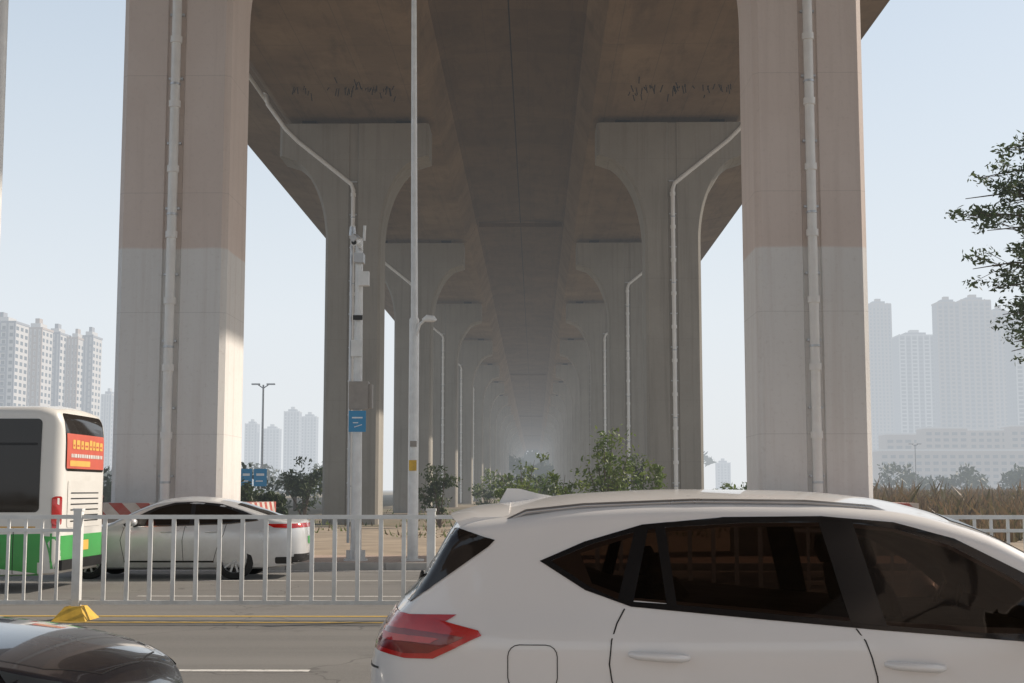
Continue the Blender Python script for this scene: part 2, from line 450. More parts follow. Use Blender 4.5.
def body(L, W, zt, zb, fz, e=5, r=.09, crown=.05, n=110, ns=20):
    zt, zb, fz = pchip(zt), pchip(zb), pchip(fz)
    rings = []
    for i in range(n+1):
        x = L*(.5-.5*math.cos(math.pi*i/n))
        x = min(max(x, .0012), L-.0012)
        p = max(.001, (1-abs(2*x/L-1)**e))**(1/e)
        t, bt = zt(x), zb(x); H = t-bt
        r_ = min(r, .35*H); c = min(crown, .2*H); z1 = t-c-r_
        half_ = [(0, bt), (W*p*fz(bt)*.55, bt), (W*p*fz(bt)*.93, bt)]
        for k in range(ns+1):
            z = bt+.03 + (z1-bt-.03)*k/ns
            half_.append((W*p*fz(z), z))
        ye = half_[-1][0]; ry = min(r_*1.15, .5*ye)
        for k in range(1, 8):
            a = math.pi/2*k/7
            half_.append((ye-ry*(1-math.cos(a)), z1+r_*math.sin(a)))
        y0 = ye-ry
        for k in range(1, 9):
            y = y0*(1-k/8)
            half_.append((y, t-c+c*(1-(y/y0)**2)))
        ring = half_ + [(-y, z) for y, z in half_[-2:0:-1]]
        rings.append([(x, y, z) for y, z in ring])
    m_ = len(rings[0]); b = MB()
    b.add([p for r_ in rings for p in r_],
          [(i*m_+k, (i+1)*m_+k, (i+1)*m_+(k+1) % m_, i*m_+(k+1) % m_) for i in range(n) for k in range(m_)]
          + [tuple(range(m_)), tuple(n*m_+k for k in range(m_))[::-1]])
    bm = bmesh.new()
    vv = [bm.verts.new(v) for v in b.V]
    for f_ in b.F:
        try: bm.faces.new([vv[i] for i in f_])
        except ValueError: pass
    bmesh.ops.remove_doubles(bm, verts=bm.verts, dist=.0002)
    bmesh.ops.recalc_face_normals(bm, faces=bm.faces)
    return bm

def panel(mb, bvh, poly, axis, side, off, mi, step=.05):
    bm = bmesh.new()
    fv = [bm.verts.new((u, v, 0)) for u, v in poly]
    bm.faces.new(fv)
    bmesh.ops.triangulate(bm, faces=bm.faces[:])
    for ax in (0, 1):
        lo_ = min(p[ax] for p in poly); hi_ = max(p[ax] for p in poly)
        q = lo_ + step
        while q < hi_:
            co = (q, 0, 0) if ax == 0 else (0, q, 0); no = (1, 0, 0) if ax == 0 else (0, 1, 0)
            bmesh.ops.bisect_plane(bm, geom=bm.verts[:]+bm.edges[:]+bm.faces[:], plane_co=co, plane_no=no)
            q += step
    bm.verts.index_update()
    if axis == 'y': mk = lambda u, v: (Vector((u, side*4, v)), Vector((0, -side, 0)))
    elif axis == 'x': mk = lambda u, v: (Vector((side*20, u, v)), Vector((-side, 0, 0)))
    else: mk = lambda u, v: (Vector((u, v, side*6)), Vector((0, 0, -side)))
    pos = {}; d0 = None
    for v in bm.verts:
        o_, d = mk(v.co.x, v.co.y); d0 = d
        h = bvh.ray_cast(o_, d)
        if h[0] is None: continue
        nn = h[1] if h[1].dot(d) < 0 else -h[1]
        pos[v.index] = h[0] + nn*off
    idx = {}; vs = []; fs = []
    for f_ in bm.faces:
        ids = [v.index for v in f_.verts]
        if any(i not in pos for i in ids): continue
        for i in ids:
            if i not in idx: idx[i] = len(vs); vs.append(pos[i])
        P = [pos[i] for i in ids]
        nr = (P[1]-P[0]).cross(P[2]-P[0])
        q = [idx[i] for i in ids]
        fs.append(q if nr.dot(d0) < 0 else q[::-1])
    bm.free(); mb.add(vs, fs, mi)

def ribbon(mb, bvh, pts, wd, axis, side, off, mi, step=.05):
    for a, c in zip(pts[:-1], pts[1:]):
        A, C = Vector(a), Vector(c); d = (C-A).normalized(); n_ = Vector((-d.y, d.x))*wd/2
        A2, C2 = A-d*wd*.3, C+d*wd*.3
        panel(mb, bvh, [tuple(A2+n_), tuple(A2-n_), tuple(C2-n_), tuple(C2+n_)], axis, side, off, mi, step)

def rounded(x0, x1, z0, z1, r, n=4):
    pts = []
    for cx, cz, a0 in ((x1-r, z1-r, 0), (x0+r, z1-r, 90), (x0+r, z0+r, 180), (x1-r, z0+r, 270)):
        for k in range(n+1):
            a = R(a0+90*k/n); pts.append((cx+r*math.cos(a), cz+r*math.sin(a)))
    return pts

def wheel_mesh(rad=.335, wd=.215, spokes=10):
    b = MB(); seg = 40
    prof = [(-wd/2+.02, rad*.66), (-wd/2, rad*.75), (-wd/2+.01, rad*.93), (-wd/2+.045, rad), (wd/2-.045, rad), (wd/2-.01, rad*.93), (wd/2, rad*.75), (wd/2-.02, rad*.66)]
    vs = [(r_*math.cos(2*math.pi*k/seg), y, r_*math.sin(2*math.pi*k/seg)) for y, r_ in prof for k in range(seg)]
    fs = [(i*seg+k, i*seg+(k+1) % seg, (i+1)*seg+(k+1) % seg, (i+1)*seg+k) for i in range(len(prof)-1) for k in range(seg)]
    b.add(vs, fs, 0)
    for s_ in (-1, 1):
        prof = [(s_*(wd/2-.02), rad*.67), (s_*(wd/2-.005), rad*.64), (s_*(wd/2-.05), rad*.60), (s_*.02, rad*.58), (s_*.02, .001)]
        vs = [(r_*math.cos(2*math.pi*k/seg), y, r_*math.sin(2*math.pi*k/seg)) for y, r_ in prof for k in range(seg)]
        fs = [(i*seg+k, i*seg+(k+1) % seg, (i+1)*seg+(k+1) % seg, (i+1)*seg+k) for i in range(2) for k in range(seg)]
        b.add(vs, fs, 1)
        fs = [(i*seg+k-2*seg, i*seg+(k+1) % seg-2*seg, (i+1)*seg+(k+1) % seg-2*seg, (i+1)*seg+k-2*seg) for i in range(2, 4) for k in range(seg)]
        b.add(vs[2*seg:], fs, 2)
        for k in range(spokes):
            mt = Matrix.Rotation(2*math.pi*k/spokes, 4, 'Y')
            ya, yb = sorted((s_*(wd/2-.05), s_*(wd/2-.02)))
            b.box(.03, rad*.63, ya, yb, -.018, .018, 1, mt)
        b.tube([(0, s_*(wd/2-.06), 0), (0, s_*(wd/2-.012), 0)], .045, 14, 1)
    return b

def vehicle(name, bm, W, arches, arch_r, mats, loc, rotz, wheel_r, wheel_w=.215, spokes=10, cabin=None):
    root = empty(name, loc, (0, 0, rotz))
    bvh = BVHTree.FromBMesh(bm)
    me = bpy.data.meshes.new('body'); bm.to_mesh(me)
    me.materials.append(mats[0]); me.materials.append(M_black)
    me.polygons.foreach_set('use_smooth', [True]*len(me.polygons))
    ob = link('body', me, root)
    cuts = []
    c = MB()
    for ax in arches:
        for s_ in (-1, 1):
            c.tube([(ax, s_*(W-.42), wheel_r), (ax, s_*(W+.4), wheel_r)], arch_r, 48, 1)
    cuts.append(c.obj('cutter', [mats[0], M_black], root))
    if cabin:
        c = MB(); n = len(cabin)
        c.add([(x, -2, z) for x, z in cabin]+[(x, 2, z) for x, z in cabin],
              [(k, (k+1) % n, n+(k+1) % n, n+k) for k in range(n)] + [tuple(range(n))[::-1], tuple(range(n, 2*n))], 1)
        o = c.obj('cutter', [mats[0], M_black], root)
        b2 = bmesh.new(); b2.from_mesh(o.data); bmesh.ops.recalc_face_normals(b2, faces=b2.faces); b2.to_mesh(o.data); b2.free()
        cuts.append(o)
    for cut in cuts:
        mod = ob.modifiers.new('cut', 'BOOLEAN'); mod.operation = 'DIFFERENCE'; mod.object = cut; mod.solver = 'EXACT'
        try: mod.material_mode = 'TRANSFER'
        except Exception: pass
    bpy.context.view_layer.update()
    dg = bpy.context.evaluated_depsgraph_get(); dg.update()
    me2 = bpy.data.meshes.new_from_object(ob.evaluated_get(dg))
    ob.modifiers.clear(); ob.data = me2
    me2.set_sharp_from_angle(angle=R(42))
    for cut in cuts: bpy.data.objects.remove(cut)
    wb = wheel_mesh(wheel_r, wheel_w, spokes); wm = None
    for ax in arches:
        for s_ in (-1, 1):
            if wm is None:
                o = wb.obj('wheel', [M_rubber, M_rim, M_black], root, 35); wm = o.data
            else: o = link('wheel', wm, root)
            o.location = (ax, s_*(W-.03-wheel_w/2), wheel_r)
    return root, bvh

# ---------- white SUV
fz_suv = [(.2,.90),(.35,.965),(.6,.995),(.78,.992),(.86,.990),(.93,.994),(.99,.975),(1.06,.935),(1.3,.86),(1.5,.79),(1.65,.74)]
zt = [(0,.80),(.02,.90),(.07,1.0),(.13,1.08),(.20,1.15),(.30,1.29),(.38,1.43),(.42,1.485),(.5,1.515),(.7,1.545),(1.0,1.583),(1.5,1.603),(2.0,1.597),(2.4,1.565),(2.75,1.48),(3.0,1.36),(3.3,1.17),(3.5,1.055),(3.7,1.01),(4.1,.94),(4.35,.85),(4.5,.70),(4.55,.52)]
zb = [(0,.46),(.06,.34),(.3,.26),(.6,.22),(3.9,.22),(4.3,.25),(4.5,.33),(4.55,.44)]
bm = body(4.55, .925, zt, zb, fz_suv, e=5, r=.085, crown=.06)
GQ = [(.85,1.285),(1.04,1.362),(1.235,1.415),(1.15,1.115),(1.02,1.175)]
GS = [(1.275,1.42),(1.32,1.43),(1.36,1.105),(1.20,1.118)]
GR = [(1.355,1.432),(1.7,1.452),(2.05,1.455),(2.155,1.03),(1.75,1.068),(1.395,1.10)]
GF = [(2.19,1.452),(2.38,1.428),(2.62,1.355),(2.9,1.20),(3.08,1.06),(3.08,.975),(2.7,.985),(2.30,1.015)]
CAB = [(.98,1.32),(1.26,1.405),(1.62,1.435),(2.1,1.438),(2.37,1.415),(2.61,1.342),(2.88,1.19),(3.04,1.06),(3.04,1.0),(2.7,1.01),(2.27,1.035),(1.75,1.085),(1.2,1.13),(1.03,1.19)]
root, bv = vehicle('white_suv', bm, .925, (.86, 3.55), .38, [M_carwhite], (-.78, 7.08, 0), 0, .345, cabin=CAB)
g = MB()
for s_ in (-1, 1):
    panel(g, bv, [(.80,1.285),(1.0,1.37),(1.26,1.445),(1.62,1.478),(2.06,1.482),(2.38,1.455),(2.64,1.385),(2.93,1.235),(3.14,1.09),(3.24,1.0),(3.24,.935),(3.06,.94),(3.06,.985),(3.08,1.06),(2.9,1.20),(2.62,1.355),(2.38,1.428),(2.19,1.452),(2.05,1.455),(1.7,1.452),(1.355,1.432),(1.235,1.415),(1.04,1.362),(.85,1.285)], 'y', s_, .004, 7, .04)
    panel(g, bv, [(.80,1.285),(.85,1.285),(1.02,1.175),(1.15,1.115),(1.395,1.10),(1.75,1.068),(2.155,1.03),(2.30,1.015),(2.7,.985),(3.06,.978),(3.06,.94),(2.95,.945),(2.27,.995),(1.75,1.04),(1.2,1.09),(1.0,1.16)], 'y', s_, .004, 7, .04)
    panel(g, bv, [(1.225,1.42),(1.285,1.425),(1.21,1.11),(1.14,1.113)], 'y', s_, .005, 7)
    panel(g, bv, [(1.315,1.435),(1.36,1.435),(1.40,1.098),(1.355,1.10)], 'y', s_, .005, 7)
    panel(g, bv, [(2.045,1.46),(2.195,1.46),(2.305,1.01),(2.15,1.025)], 'y', s_, .005, 7)
    for gp in (GQ, GS, GR, GF): panel(g, bv, gp, 'y', s_, .002, 8, .06)
    ribbon(g, bv, [(1.17,1.08),(1.135,1.02),(1.11,.95),(1.10,.85),(1.11,.78),(1.14,.70),(1.22,.60),(1.26,.36)], .006, 'y', s_, .0025, 0)
    ribbon(g, bv, [(2.17,1.0),(2.205,.95),(2.23,.88),(2.25,.80),(2.258,.70),(2.25,.36)], .006, 'y', s_, .0025, 0)
    ribbon(g, bv, [(3.2,.93),(3.22,.75),(3.14,.5),(3.1,.36)], .006, 'y', s_, .0025, 0)
    ribbon(g, bv, [(1.26,.36),(3.1,.36)], .012, 'y', s_, .0025, 0)
    fl = rounded(.66, .875, .74, .93, .05); fl.append(fl[0])
    if s_ < 0: ribbon(g, bv, fl, .004, 'y', s_, .0025, 0, .04)
    panel(g, bv, [(.30,1.41),(.43,1.425),(.60,1.375),(.57,1.345),(.22,1.10),(.10,1.09)], 'y', s_, .006, 1, .014)
    panel(g, bv, [(.04,1.055),(.20,1.05),(.36,1.025),(.53,.985),(.545,.965),(.50,.945),(.33,.862),(.20,.858),(.03,.885)], 'y', s_, .007, 2, .02)
    panel(g, bv, [(.05,.99),(.20,.985),(.40,.965),(.47,.955),(.31,.885),(.20,.88),(.04,.905)], 'y', s_, .010, 3, .02)
    panel(g, bv, [(.10,.965),(.36,.948),(.32,.928),(.10,.935)], 'y', s_, .013, 2, .03)
    panel(g, bv, rounded(.10, .60, .30, .52, .04), 'y', s_, .006, 0)
    panel(g, bv, [(3.95,.86),(4.25,.80),(4.45,.68),(4.4,.62),(4.1,.70)], 'y', s_, .006, 6)
    panel(g, bv, [(1.2,.24),(3.1,.24),(3.1,.33),(1.2,.33)], 'y', s_, .008, 0)
panel(g, bv, [(-.62,1.11),(.62,1.11),(.56,1.42),(-.56,1.42)], 'x', -1, .003, 1, .03)
panel(g, bv, [(-.80,.885),(-.45,.90),(-.42,1.03),(-.80,1.05)], 'x', -1, .006, 2, .03)
panel(g, bv, [(.80,.885),(.45,.90),(.42,1.03),(.80,1.05)], 'x', -1, .006, 2, .03)
ribbon(g, bv, [(-.62,.80),(.62,.80)], .01, 'x', -1, .003, 0)
panel(g, bv, [(-.6,.32),(.6,.32),(.6,.5),(-.6,.5)], 'x', -1, .006, 0)
panel(g, bv, [(2.68,-.58),(2.68,.58),(3.42,.66),(3.42,-.66)], 'z', 1, .004, 6)
panel(g, bv, [(-.5,.62),(.5,.62),(.45,.78),(-.45,.78)], 'x', 1, .006, 0)
g.obj('glazing_and_trim', [M_black, M_glass, M_red, M_redd, M_chrome, M_carwhite, M_glass2, M_gloss, M_tint], root, 40)
b = MB()
for y_ in (-.38, .38):
    b.tube([(2.42,y_,1.0),(2.38,y_,1.12),(2.34,y_,1.22)], [.25,.23,.15], 14, 0, True, .3)
    b.tube([(2.33,y_,1.24),(2.31,y_,1.30),(2.30,y_,1.37)], [.12,.14,.10], 12, 0, True, .45)
    b.tube([(1.42,y_,1.08),(1.38,y_,1.16)], [.30,.24], 14, 0, True, .3)
    b.tube([(1.38,y_,1.17),(1.36,y_,1.24),(1.35,y_,1.30)], [.10,.13,.09], 12, 0, True, .45)
tor = [(2.93+.07*math.cos(t*.5236), .38+.18*math.sin(t*.5236), 1.03+.15*math.cos(t*.5236)) for t in range(13)]
b.tube(tor, .014, 6, 0)
b.tube([(2.85,0,1.40),(2.84,0,1.345)], [.02,.02], 6, 0); b.tube([(2.80,-.11,1.32),(2.79,0,1.325),(2.80,.11,1.32)], [.02,.035,.02], 8, 0)
b.obj('seats', [M_seat], root, 50)
b = MB()
for s_ in (-1, 1):
    for hx, hz in ((1.19,.885),(2.29,.845)):
        yb = s_*.92
        pth = [(hx, yb-.01*s_, hz+.008), (hx+.03, yb+.030*s_, hz+.006), (hx+.13, yb+.04*s_, hz), (hx+.22, yb+.032*s_, hz-.006), (hx+.25, yb-.01*s_, hz-.008)]
        b.tube(pth, [.013,.018,.019,.018,.013], 12, 1)
    pth = [(.64, s_*.675, 1.455), (.74, s_*.675, 1.50), (1.0, s_*.678, 1.528), (1.5, s_*.68, 1.548), (2.0, s_*.678, 1.543), (2.3, s_*.672, 1.52), (2.42, s_*.665, 1.48)]
    b.tube(pth, [.010,.013,.013,.013,.013,.013,.010], 8, 2)
    b.tube([(3.02, s_*.86, .98), (3.02, s_*.97, 1.0)], .03, 8, 0)
    b.tube([(3.0, s_*.95, 1.03), (3.0, s_*1.0, 1.035), (3.0, s_*1.08, 1.03), (3.0, s_*1.13, 1.02)], [.04,.085,.08,.03], 12, 1)
vs = []
for t in range(17):
    y = -.63+1.26*t/16; q = 1-(abs(y)/.63)**3
    xr = .37+.05*(1-q)
    vs += [(xr, y, 1.455+.035*q), (.50, y, 1.475+.05*q), (.66, y, 1.478+.062*q), (.66, y, 1.42), (xr+.02, y, 1.435+.03*q)]
fs = []
for t in range(16):
    a = t*5
    for k in range(5): fs.append((a+k, a+(k+1) % 5, a+5+(k+1) % 5, a+5+k))
fs += [(0,1,2,3,4), (84,83,82,81,80)]
b.add(vs, fs, 1)
vs = []
for k, (x_, h, wv_) in enumerate(((.60,.0,.02),(.64,.065,.016),(.70,.058,.02),(.80,.025,.03),(.90,.0,.02))):
    z0 = 1.53+.02*(x_-.62)/.26
    vs += [(x_, -wv_, z0), (x_, 0, z0+h+.012), (x_, wv_, z0)]
fs = []
for k in range(4):
    a = k*3; fs += [(a, a+3, a+4, a+1), (a+1, a+4, a+5, a+2)]
b.add(vs, fs, 1)
b.tube([(.21, -.1, 1.15), (.24, -.35, 1.20), (.255, -.5, 1.22)], .009, 6, 0)
b.obj('handles_rails_mirrors', [M_black, M_carwhite, M_rim], root, 50)

# ---------- sedans
def sedan(name, paint, loc, rotz, ev=False, rw=1.12, low=False):
    fz = [(.18,.90),(.35,.965),(.55,.995),(.72,1.0),(.86,.985),(.93,.955),(1.1,.88),(1.3,.78),(1.48,.70)]
    zt = [(0,.62),(.015,.80),(.04,.98),(.10,1.06),(.25,1.085),(.55,1.14),(.9,1.255),(1.3,1.38),(1.7,1.455),(2.15,1.48),(2.6,1.44),(2.95,1.32),(3.3,1.15),(3.55,1.03),(3.75,.985),(4.2,.90),(4.5,.80),(4.66,.66),(4.7,.50)]
    if low: zt = zt[:10] + [(2.5,1.40),(2.8,1.27),(3.1,1.11),(3.3,1.0),(3.5,.955),(3.8,.925),(4.2,.86),(4.5,.77),(4.66,.64),(4.7,.50)]
    zb = [(0,.42),(.08,.30),(.35,.23),(.7,.19),(4.0,.18),(4.4,.20),(4.62,.26),(4.7,.38)]
    bm = body(4.7, .93, zt, zb, fz, e=4.5, r=.085, crown=.055)
    root, bv = vehicle(name, bm, .93, (rw, 3.85), .365, [paint], loc, rotz, .34)
    sh = .2 if low else 0
    g = MB()
    for s_ in (-1, 1):
        panel(g, bv, [(.80,1.10),(1.1,1.22),(1.5,1.345),(1.95,1.385),(2.35,1.37-sh*.4),(2.7-sh*.7,1.28),(3.05-sh,1.11),(3.25-sh,.975),(3.2-sh,.935),(2.2,.965),(1.3,1.0),(.85,1.05)], 'y', s_, .003, 0)
        panel(g, bv, [(.95,1.10),(1.2,1.20),(1.5,1.30),(1.9,1.35),(1.97,1.35),(1.97,.99),(1.3,1.025),(1.0,1.06)], 'y', s_, .006, 1)
        panel(g, bv, [(2.05,1.35),(2.33-sh*.4,1.335),(2.65-sh,1.25),(2.98-sh,1.08),(3.05-sh,.97),(2.05,.99)], 'y', s_, .006, 1)
        ribbon(g, bv, [(.82,1.05),(1.3,.992),(2.2,.957),(3.25-sh,.93)], .014, 'y', s_, .007, 4)
        ribbon(g, bv, [(1.38,.99),(1.42,.8),(1.52,.6),(1.6,.32)], .009, 'y', s_, .003, 0)
        ribbon(g, bv, [(2.12,.95),(2.16,.7),(2.14,.32)], .009, 'y', s_, .003, 0)
        ribbon(g, bv, [(3.22,.93),(3.28,.7),(3.2,.32)], .009, 'y', s_, .003, 0)
        ribbon(g, bv, [(1.6,.32),(3.2,.32)], .03, 'y', s_, .004, 0)
        panel(g, bv, [(.02,1.0),(.25,.985),(.52,.955),(.48,.92),(.2,.91),(.02,.93)], 'y', s_, .006, 2, .03)
        panel(g, bv, [(4.15,.80),(4.4,.74),(4.58,.66),(4.5,.58),(4.3,.64)], 'y', s_, .006, 5)
        panel(g, bv, rounded(.03,.5,.28,.40,.03), 'y', s_, .005, 0)
    panel(g, bv, [(-.82,.92),(.82,.92),(.82,.99),(-.82,.99)], 'x', -1, .006, 2, .04)
    panel(g, bv, [(-.23,.62),(.23,.62),(.23,.76),(-.23,.76)], 'x', -1, .006, 3)
    panel(g, bv, [(-.7,.30),(.7,.30),(.7,.45),(-.7,.45)], 'x', -1, .006, 0)
    panel(g, bv, [(.45,-.56),(.45,.56),(1.25,.55),(1.25,-.55)], 'z', 1, .004, 1)
    panel(g, bv, [(2.72-sh,-.52),(2.72-sh,.52),(3.5-sh,.64),(3.5-sh,-.64)], 'z', 1, .004, 5)
    panel(g, bv, [(-.6,.32),(.6,.32),(.55,.5),(-.55,.5)], 'x', 1, .006, 0)
    ribbon(g, bv, [(3.42,-.72),(3.9,-.74),(4.3,-.66),(4.5,-.45),(4.55,0),(4.5,.45),(4.3,.66),(3.9,.74),(3.42,.72)], .007, 'z', 1, .002, 0)
    g.obj('glazing_and_trim', [M_black, M_glass, M_red, M_busgreen if ev else M_signblue, M_chrome, M_glass2], root, 40)
    b = MB()
    for s_ in (-1, 1):
        for hx in (1.5, 2.3):
            b.tube([(hx, s_*.925, .86), (hx+.04, s_*.955, .86), (hx+.2, s_*.955, .85), (hx+.24, s_*.925, .85)], .014, 8, 1)
        mx_ = 3.03-sh
        b.tube([(mx_+.02, s_*.80, .96), (mx_+.02, s_*.95, .99)], .022, 8, 0)
        b.tube([(mx_, s_*.92, 1.02), (mx_, s_*.97, 1.025), (mx_, s_*1.06, 1.02), (mx_, s_*1.10, 1.01)], [.03,.07,.065,.02], 12, 1)
    b.obj('handles_mirrors', [M_black, paint], root, 50)
sedan('silver_sedan', M_carsilver, (-4.18, 26.2, 0), math.pi, True, 1.22)
sedan('black_sedan', M_carblack, (-1.83-4.7, 7.1, 0), 0, False, 1.12, True)

# ---------- bus
bm = body(10.5, 1.25, [(0,2.48),(.05,2.78),(.15,2.92),(.4,2.97),(10.2,2.97),(10.4,2.8),(10.5,2.3)],
          [(0,.40),(.1,.28),(1.2,.25),(9.5,.25),(10.4,.28),(10.5,.40)], [(.2,.985),(.6,1.0),(1.6,1.0),(2.9,.965),(3.1,.95)], e=16, r=.13, crown=.05, n=120, ns=26)
root, bv = vehicle('city_bus', bm, 1.25, (3.0, 8.3), .52, [M_buswhite], (-7.46, 23.2, 0), math.pi, .47, .28, 8)
g = MB()
for s_ in (-1, 1):
    x = .32
    for wd in (1.35, 1.35, 1.35, 1.35, 1.35, 1.35, 1.0):
        panel(g, bv, rounded(x, x+wd, 1.25, 2.72, .07), 'y', s_, .006, 1, .15)
        panel(g, bv, rounded(x+.06, x+wd-.06, 2.30, 2.34, .01), 'y', s_, .010, 0, .3)
        x += wd+.05
    panel(g, bv, [(.12,.27),(10.2,.27),(10.2,.60),(5.5,.60),(3.9,.85),(.12,.92)], 'y', s_, .005, 2, .2)
    ribbon(g, bv, [(.1,1.02),(10.3,1.02)], .02, 'y', s_, .004, 5, .3)
    for xx in (.7, 1.6, 2.3, 4.2, 5.4, 6.6): ribbon(g, bv, [(xx,.3),(xx,1.0)], .01, 'y', s_, .008, 0, .2)
    for xx in (.9,): panel(g, bv, rounded(xx,xx+.55,.45,.80,.03), 'y', s_, .009, 0, .2)
    panel(g, bv, rounded(.05,.13,1.0,1.10,.02), 'y', s_, .01, 4, .1)
panel(g, bv, [(-1.15,.27),(1.15,.27),(1.2,.88),(-1.2,.88)], 'x', -1, .006, 2, .1)
panel(g, bv, rounded(-.98,.98,1.90,2.82,.08), 'x', -1, .006, 1, .1)
panel(g, bv, rounded(-.95,.95,1.94,2.50,.02), 'x', -1, .012, 3, .1)
rr_ = random.Random(3)
y0 = -.84
while y0 < .70:
    ww_ = rr_.uniform(.12, .22)
    panel(g, bv, rounded(y0,y0+ww_,2.26,2.26+rr_.uniform(.10,.16),.02), 'x', -1, .017, 5, .1)
    panel(g, bv, rounded(y0+.04,y0+ww_-.03,2.30,2.33,.005), 'x', -1, .020, 3, .1)
    y0 += ww_+rr_.uniform(.03,.06)
y0 = -.84
while y0 < .76:
    ww_ = rr_.uniform(.05, .10)
    panel(g, bv, rounded(y0,y0+ww_,2.12,2.18,.01), 'x', -1, .017, 6, .1); y0 += ww_+.03
panel(g, bv, rounded(-.2,.82,1.98,2.07,.02), 'x', -1, .017, 5, .1)
for s_ in (-1, 1):
    panel(g, bv, rounded(min(s_*1.05,s_*1.17),max(s_*1.05,s_*1.17),1.05,1.50,.04), 'x', -1, .012, 4, .1)
panel(g, bv, rounded(-.85,.85,1.0,1.75,.05), 'x', -1, .008, 6, .1)
for k in range(6): ribbon(g, bv, [(-.7,1.1+.09*k),(.7,1.1+.09*k)], .02, 'x', -1, .012, 0, .2)
panel(g, bv, rounded(-.25,.25,.62,.78,.01), 'x', -1, .012, 5, .1)
panel(g, bv, rounded(-1.05,1.05,1.3,2.75,.08), 'x', 1, .006, 1, .1)
g.obj('windows_livery_lamps', [M_black, M_glass, M_busgreen, M_adred, M_red, M_adyel, M_buswhite], root, 40)
b = MB()
b.box(5.5, 7.4, -.8, .8, 2.95, 3.12, 0); b.box(-.03, .06, -1.1, 1.1, .34, .5, 1)
b.obj('roof_units', [M_buswhite, M_black], root)

# ------------------------------------------------------------ poles
b = MB(); X0, Y0 = -2.56, 29.5
b.tube([(X0,Y0,.13),(X0,Y0,.17)], .24, 16, 0)
b.tube([(X0,Y0,.15),(X0,Y0,5.2),(X0,Y0,5.25),(X0-.06,Y0,12.5)], [.115,.105,.075,.055], 14, 0)
b.tube([(X0-.06,Y0,12.3),(X0-.06,Y0-.6,12.9),(X0-.06,Y0-2.2,13.2)], [.05,.04,.035], 8, 0)
b.tube([(X0-.06,Y0-2.0,13.2),(X0-.06,Y0-2.3,13.24),(X0-.06,Y0-2.9,13.22),(X0-.06,Y0-3.0,13.2)], [.05,.14,.12,.03], 10, 0)
b.tube([(X0,Y0,4.3),(X0+.03,Y0-.05,4.8),(X0+.12,Y0-.1,5.08),(X0+.26,Y0-.12,5.2)], [.035,.035,.035,.03], 8, 0)
b.tube([(X0+.18,Y0-.12,5.17),(X0+.28,Y0-.12,5.21),(X0+.42,Y0-.12,5.20),(X0+.48,Y0-.12,5.17)], [.03,.08,.07,.02], 10, 0)
b.box(X0-.08, X0+.08, Y0-.135, Y0-.115, 2.0, 2.22, 1)
b.box(X0-.06, X0+.08, Y0-.14, Y0-.11, 2.5, 2.62, 2)
b.obj('street_lamp', [M_white_metal, M_yellow, M_box], None, 40)
b = MB(); X0, Y0 = -3.75, 29.5
b.tube([(X0,Y0,.13),(X0,Y0,.17)], .25, 16, 0)
for a in range(4):
    mt = Matrix.Translation((X0,Y0,.17)) @ Matrix.Rotation(a*math.pi/2, 4, 'Z')
    b.box(.1,.2,-.012,.012,0,.18,0,mt)
b.tube([(X0,Y0,.15),(X0,Y0,3.4),(X0,Y0,6.95)], [.12,.10,.08], 14, 0)
b.tube([(X0-.16,Y0-.05,.5),(X0-.16,Y0-.05,6.8)], .03, 8, 2)
b.box(X0-.14, X0+.26, Y0-.35, Y0-.08, 3.28, 3.86, 1)
b.box(X0+.22, X0+.34, Y0-.30, Y0-.05, 3.3, 3.8, 1)
b.box(X0-.08, X0+.12, Y0-.26, Y0+.06, 6.40, 6.60, 2)
b.box(X0+.02, X0+.24, Y0-.26, Y0-.10, 5.9, 6.2, 0)
b.tube([(X0+.05,Y0,6.7),(X0+.02,Y0-.2,6.75)], .04, 8, 0)
b.tube([(X0-.02,Y0-.18,6.85),(X0-.05,Y0-.5,6.78)], .08, 12, 0)
b.tube([(X0-.02,Y0-.16,6.92),(X0-.06,Y0-.58,6.86)], [.09,.09], 4, 2)
b.tube([(X0-.05,Y0-.502,6.78),(X0-.051,Y0-.51,6.778)], .055, 12, 3)
b.tube([(X0-.15,Y0,7.0),(X0-.15,Y0,7.2)], [.08,.06], 12, 2)
b.tube([(X0+.1,Y0,6.9),(X0+.12,Y0-.05,7.22)], .03, 8, 0)
b.box(X0-.13, X0+.10, Y0-.16, Y0-.08, 4.4, 4.75, 0)
b.box(X0-.10, X0+.10, Y0-.14, Y0-.1, 5.18, 5.28, 3)
b.obj('surveillance_camera_pole', [M_white_metal, M_box, M_galv, M_dark], None, 40)
X0 += .05
b = MB()
b.box(X0-.18, X0+.18, Y0-.40, Y0-.38, 2.80, 3.24, 0)
b.box(X0-.11, X0+.11, Y0-.404, Y0-.40, 3.08, 3.11, 1)
b.box(X0-.09, X0+.02, Y0-.404, Y0-.40, 2.98, 3.00, 1)
b.tube([(X0-.06,Y0-.404,2.90),(X0+.1,Y0-.404,2.95)], .01, 6, 1)
b.box(X0-.02, X0+.02, Y0-.38, Y0-.1, 3.0, 3.05, 2)
b.obj('blue_notice_sign', [M_signblue, M_signwhite, M_galv])
b = MB(); X0, Y0 = -7.09, 17.9
b.tube([(X0,Y0,0),(X0,Y0,4),(X0,Y0,12)], [.13,.12,.09], 14, 0)
b.tube([(X0,Y0,11.9),(X0+.0,Y0-1.5,12.5)], .04, 8, 0)
b.tube([(X0,Y0-1.3,12.45),(X0,Y0-1.6,12.5),(X0,Y0-2.2,12.5)], [.05,.14,.08], 10, 0)
b.obj('street_lamp', [M_white_metal], None, 40)
